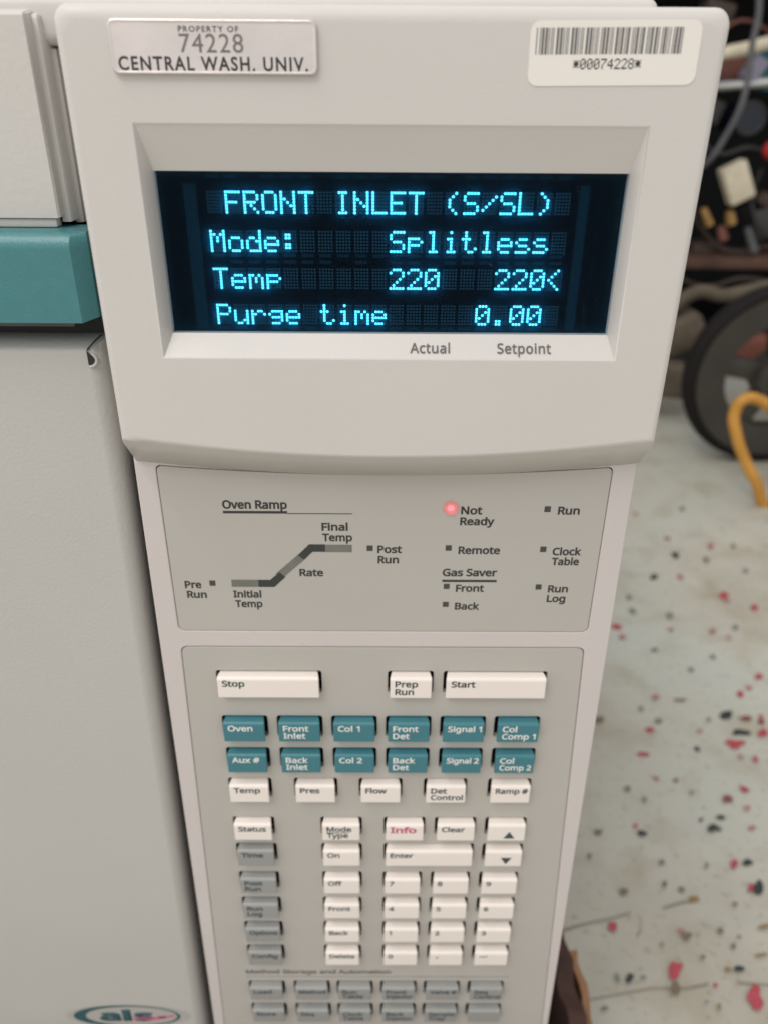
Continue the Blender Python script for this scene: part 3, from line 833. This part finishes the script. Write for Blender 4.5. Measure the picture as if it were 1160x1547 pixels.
# ------------------------------------------------------------------ clutter beyond, out of focus
M_blk = mat('black_steel', (0.005, 0.0055, 0.006), 0.6, var=0.3, vscale=20, spec=0.15)
M_board = mat('brown_board', (0.085, 0.042, 0.026), 0.7, var=0.3, vscale=25)
M_tyre = mat('tyre_rubber', (0.012, 0.010, 0.009), 0.8, spec=0.2)
M_rim = mat('rim_plastic', (0.040, 0.035, 0.028), 0.5, var=0.15, vscale=20)
M_hose = mat('yellow_hose', (0.52, 0.25, 0.035), 0.45, var=0.12, vscale=40)
M_cream = mat('cream_plastic', (0.62, 0.55, 0.41), 0.6, var=0.08, vscale=60)
M_steel = mat('bright_steel', (0.62, 0.62, 0.60), 0.25, 0.9)
M_grey = mat('grey_cable', (0.10, 0.10, 0.105), 0.5)
M_dgrey = mat('charcoal_plastic', (0.035, 0.034, 0.033), 0.55, var=0.3, vscale=40)
M_brown = mat('brown_plastic', (0.05, 0.03, 0.022), 0.6, var=0.3, vscale=40)
M_brass = mat('brass', (0.45, 0.27, 0.10), 0.35, 0.7, var=0.2, vscale=60)
M_rust = mat('rusty_iron', (0.16, 0.06, 0.045), 0.75, var=0.3, vscale=50)
M_blue = mat('navy_plastic', (0.006, 0.011, 0.022), 0.35)
M_tealp = mat('teal_plastic', (0.015, 0.14, 0.16), 0.4)
M_redp = mat('red_plastic', (0.42, 0.02, 0.02), 0.4)
M_lilac = mat('lilac_wrap', (0.30, 0.29, 0.38), 0.4, var=0.15, vscale=60)
M_tan = mat('tan_sack', (0.11, 0.088, 0.06), 0.85, bump=0.4, scale=60, var=0.25, vscale=25)
M_white = mat('white_paint', (0.55, 0.55, 0.52), 0.5)

RY = 1.52                                     # front of the rack, metres ahead
xl, xr = -1.20, 1.60
xm, xw = (xl + xr) / 2, xr - xl
rack = thing('storage_rack', 'black steel rack crowded with dark hardware behind the instrument', 'rack', (0.8, RY + .2, 0))
bm = bmesh.new(); wbox(bm, (xm, RY + 0.46, 0.65), (xw + .04, 0.012, 1.26)); obj('dark_backdrop', bm, M_blk, rack)  # backdrop added to keep the space behind the clutter dark
for x in (xl, xr):
    bm = bmesh.new(); wbox(bm, (x, RY + .23, 0.65), (0.012, 0.46, 1.26)); obj('side_panel', bm, M_blk, rack)
zs = at(1100, 398, RY).z
for z, m_ in ((0.085, M_blk), (zs + 0.50, M_blk)):
    bm = bmesh.new(); wbox(bm, (xm, RY + 0.225, z), (xw - .016, 0.44, 0.022), None, .003); obj('shelf', bm, m_, rack, 40)
bm = bmesh.new(); wbox(bm, (xm, RY + 0.05, zs), (xw - .016, 0.09, 0.022), None, .003); obj('shelf', bm, M_board, rack, 40)
for x in (xl + .002, xr - .002):
    bm = bmesh.new(); wbox(bm, (x, RY + .004, 0.65), (0.035, 0.03, 1.3), None, .003); obj('post', bm, M_blk, rack, 40)

# wheel leaning in front of the rack
wc = at(1168, 574, 1.13); wr = 0.137; wc.z = wr + 0.002
wh = thing('spoked_wheel', 'grey plastic wheel with a dark tyre standing on the floor by the yellow hose', 'wheel', (wc.x, wc.y, 0))


def ring(name, R0, prof, mat_, parent, c, n=72):
    bm = bmesh.new(); loops = []
    for (dr, dy) in prof:
        loops.append([Vector((c.x + (R0 + dr) * math.cos(6.2832 * i / n), c.y + dy, c.z + (R0 + dr) * math.sin(6.2832 * i / n))) for i in range(n)])
    loops.append(loops[0]); loft(bm, loops); bmesh.ops.remove_doubles(bm, verts=bm.verts, dist=1e-6)
    return obj(name, bm, mat_, parent, 40)


ring('tyre', wr - 0.011, [(0.011 * math.cos(a), 0.017 * math.sin(a)) for a in [6.2832 * i / 12 for i in range(12)]], M_tyre, wh, wc)
ring('rim', 0.100, [(-0.022, -0.012), (0.022, -0.017), (0.024, 0.012), (-0.022, 0.012)], M_rim, wh, wc)
ring('hub', 0.022, [(-0.010, -0.024), (0.010, -0.022), (0.014, 0.014), (-0.010, 0.014)], M_rim, wh, wc)
for k in range(5):
    a = math.radians(97 + 72 * k); bm = bmesh.new()
    rot = Matrix.Rotation(-a, 4, 'Y'); c = Vector((wc.x + 0.055 * math.cos(a), wc.y, wc.z + 0.055 * math.sin(a)))
    wbox(bm, c, (0.075, 0.016, 0.030), rot, .003); obj('spoke', bm, M_rim, wh, 40)
# yellow hose looping over the wheel
hp = [at(1200, 668, .98), at(1178, 632, .99), at(1150, 606, 1.0), at(1124, 603, 1.0), at(1110, 622, 1.0), at(1112, 655, .99), at(1124, 692, .98), at(1142, 728, .97), at(1166, 765, .97)]
hp += [Vector((hp[-1].x + .05, hp[-1].y - .04, 0.16)), Vector((hp[-1].x + .16, hp[-1].y - .05, 0.03)), Vector((hp[-1].x + .35, hp[-1].y + .05, 0.009))]
hp = [Vector((hp[0].x + .25, hp[0].y + .08, 0.009)), Vector((hp[0].x + .12, hp[0].y + .03, 0.09))] + hp
tag(tube_mesh('yellow_hose', hp, 0.0078, M_hose), 'yellow rubber hose looped up in front of the grey wheel', 'hose')

# things on and before the rack
D2 = RY - 0.02
tag(tube_mesh('cream_rope', [at(985, 95, RY + .04), at(1050, 86, RY + .02), at(1090, 80, D2), at(1130, 72, D2), at(1165, 63, D2), at(1230, 50, D2)], 0.0105, M_cream), 'twisted cream rope stretched above the bright steel rod', 'rope')
tag(tube_mesh('steel_rod', [at(1000, 133, D2 + .06), at(1105, 128, D2 + .05), at(1230, 117, D2 + .02)], 0.0088, M_steel), 'bright steel rod lying just below the cream rope', 'rod')
tag(tube_mesh('grey_cable', [at(1146, -40, D2 - .06), at(1146, 20, D2 - .06), at(1136, 68, D2 - .06), at(1130, 118, D2 - .06), at(1117, 165, D2 - .06), at(1096, 205, D2 - .05), at(1074, 238, D2 - .04), at(1030, 275, D2 + .02), at(1000, 330, D2 + .06)], 0.0050, M_grey),
    'grey cable hanging down across the cream rope and steel rod', 'cable')


def tiltbox(name, px, py, d, sx, sy, sz, deg, mat_, label, cat, dx=0.0):
    bm = bmesh.new(); wbox(bm, (0, 0, 0), (sx, sy, sz), Matrix.Rotation(math.radians(deg), 4, 'Y'), min(sx, sz, sy) * .12)
    c = at(px, py, d); bmesh.ops.translate(bm, verts=bm.verts, vec=c)
    return tag(obj(name, bm, mat_, None, 40), label, cat)


tiltbox('cream_block', 1112, 275, D2, 0.044, 0.03, 0.066, -27, M_cream, 'small tilted cream block among the dark hardware', 'block')
tiltbox('rusty_bracket', 1096, 106, D2 + .10, 0.12, 0.03, 0.036, -8, M_rust, 'rusty bracket between the cream rope and steel rod', 'bracket')
tiltbox('lilac_bundle', 1138, 104, D2 + .05, 0.028, 0.03, 0.040, 30, M_lilac, 'small lilac bundle beside the teal canister', 'bundle')
bm = bmesh.new(); bmesh.ops.create_cone(bm, cap_ends=True, segments=32, radius1=0.027, radius2=0.027, depth=0.06)
bmesh.ops.translate(bm, verts=bm.verts, vec=at(1168, 106, D2 + .06)); tag(obj('teal_canister', bm, M_tealp, None, 40), 'teal plastic canister at the right end of the rope', 'canister')
can = at(1133, 178, D2 + .04)
bm = bmesh.new(); bmesh.ops.create_cone(bm, cap_ends=True, segments=32, radius1=0.024, radius2=0.024, depth=0.10)
bmesh.ops.rotate(bm, verts=bm.verts, matrix=Matrix.Rotation(math.pi / 2, 3, 'X')); bmesh.ops.translate(bm, verts=bm.verts, vec=can + Vector((0, .05, 0)))
pot = tag(obj('navy_pot', bm, M_blue, None, 40), 'round navy pot with a grey rim beside the grey cable', 'pot')
ring('pot_rim', 0.0255, [(0.0025 * math.cos(a), 0.003 * math.sin(a)) for a in [6.2832 * i / 8 for i in range(8)]], M_dgrey, pot, can, 40)
bm = bmesh.new(); bmesh.ops.create_uvsphere(bm, u_segments=20, v_segments=12, radius=0.016); bmesh.ops.translate(bm, verts=bm.verts, vec=at(1166, 226, D2))
tag(obj('red_knob', bm, M_redp, None, 60), 'round red knob at the edge of the dark hardware', 'knob')


def fitting(px, py, r, ln, deg, m_, label):
    bm = bmesh.new(); bmesh.ops.create_cone(bm, cap_ends=True, segments=20, radius1=r, radius2=r * .8, depth=ln)
    bmesh.ops.bevel(bm, geom=[e for e in bm.edges if len(e.link_faces) == 2 and e.calc_face_angle(0) > 1], offset=r * .25, segments=2, affect='EDGES')
    bmesh.ops.rotate(bm, verts=bm.verts, matrix=Matrix.Rotation(math.radians(deg), 3, 'Y')); bmesh.ops.translate(bm, verts=bm.verts, vec=at(px, py, D2 + .03))
    return tag(obj('pipe_fitting', bm, m_, None, 40), label, 'pipe fitting', 'fittings above the brown shelf')


fitting(1067, 327, 0.0085, 0.036, -32, M_brass, 'brass fitting against the edge of the display head')
fitting(1103, 328, 0.0105, 0.026, -20, M_brass, 'short stubby brass fitting under the cream block')
fitting(1091, 352, 0.0095, 0.028, -25, M_rust, 'dull rusty fitting under the two brass ones')
fitting(1134, 362, 0.008, 0.05, -28, M_grey, 'grey fitting nearest the right edge above the brown shelf')
# low things behind the wheel
tag(tube_mesh('tan_strap', [at(1000, 480, 1.40), at(1030, 452, 1.40), at(1060, 440, 1.40), at(1090, 446, 1.40), at(1125, 440, 1.40), at(1180, 428, 1.40)], 0.012, M_tan), 'tan strap arching over the grey wheel', 'strap')
tiltbox('tan_sack', 1024, 500, 1.40, 0.075, 0.08, 0.055, -25, M_tan, 'crumpled tan sack left of the wheel', 'sack')
tiltbox('pale_block', 1008, 572, 1.32, 0.06, 0.06, 0.055, 4, M_tan, 'pale block on the floor left of the wheel', 'block')
tiltbox('copper_box', 1140, 523, 1.30, 0.075, 0.06, 0.038, 8, mat('copper_paint', (0.22, 0.075, 0.05), 0.5), 'copper coloured box seen through the wheel', 'box')
tiltbox('white_bar', 1136, 550, 1.28, 0.075, 0.05, 0.019, 0, M_white, 'white bar below the copper box behind the wheel', 'bar')

# more dim hardware in the rack: thin leads and dark housings
LEADS = [([(1040, 20), (1085, 45), (1120, 30), (1175, 55)], 0.0028, M_rust, 'thin rust red lead sagging above the cream rope'),
         ([(1060, 215), (1090, 232), (1130, 222), (1180, 240)], 0.0030, M_dgrey, 'thin charcoal lead sagging behind the grey cable'),
         ([(1040, 300), (1060, 345), (1100, 378), (1160, 372), (1200, 380)], 0.0035, M_brown, 'thin brown lead drooping to the brown shelf'),
         ([(1150, 255), (1135, 300), (1150, 345), (1190, 372)], 0.0032, M_dgrey, 'thin charcoal lead curling right of the cream block'),
         ([(1020, 418), (1070, 432), (1120, 420), (1190, 434)], 0.0040, M_brown, 'brown lead running just under the brown shelf')]
for pts, r, m_, lb in LEADS:
    tag(tube_mesh('lead', [at(px, py, D2 + .035 + .01 * (i % 2)) for i, (px, py) in enumerate(pts)], r, m_), lb, 'lead', 'thin leads in the rack')
HOUS = [(1065, 165, .05, .04, 18, M_dgrey, 'small charcoal housing just under the steel rod'), (1150, 335, .05, .06, -20, M_dgrey, 'charcoal housing right of the grey fitting'),
        (1080, 20, .05, .035, 12, M_brown, 'brown housing at the top beside the display head'), (1150, 300, .03, .022, 30, M_brown, 'small brown housing right of the cream block'),
        (1058, 375, .045, .03, -8, M_brown, 'low brown housing on the brown shelf against the display head'), (1120, 384, .05, .022, 4, M_dgrey, 'flat charcoal housing on the brown shelf')]
for px, py, a, b, dg, m_, lb in HOUS:
    o = tiltbox('housing', px, py, D2 + .09, a, .05, b, dg, m_, lb, 'housing'); o['group'] = 'dark housings in the rack'
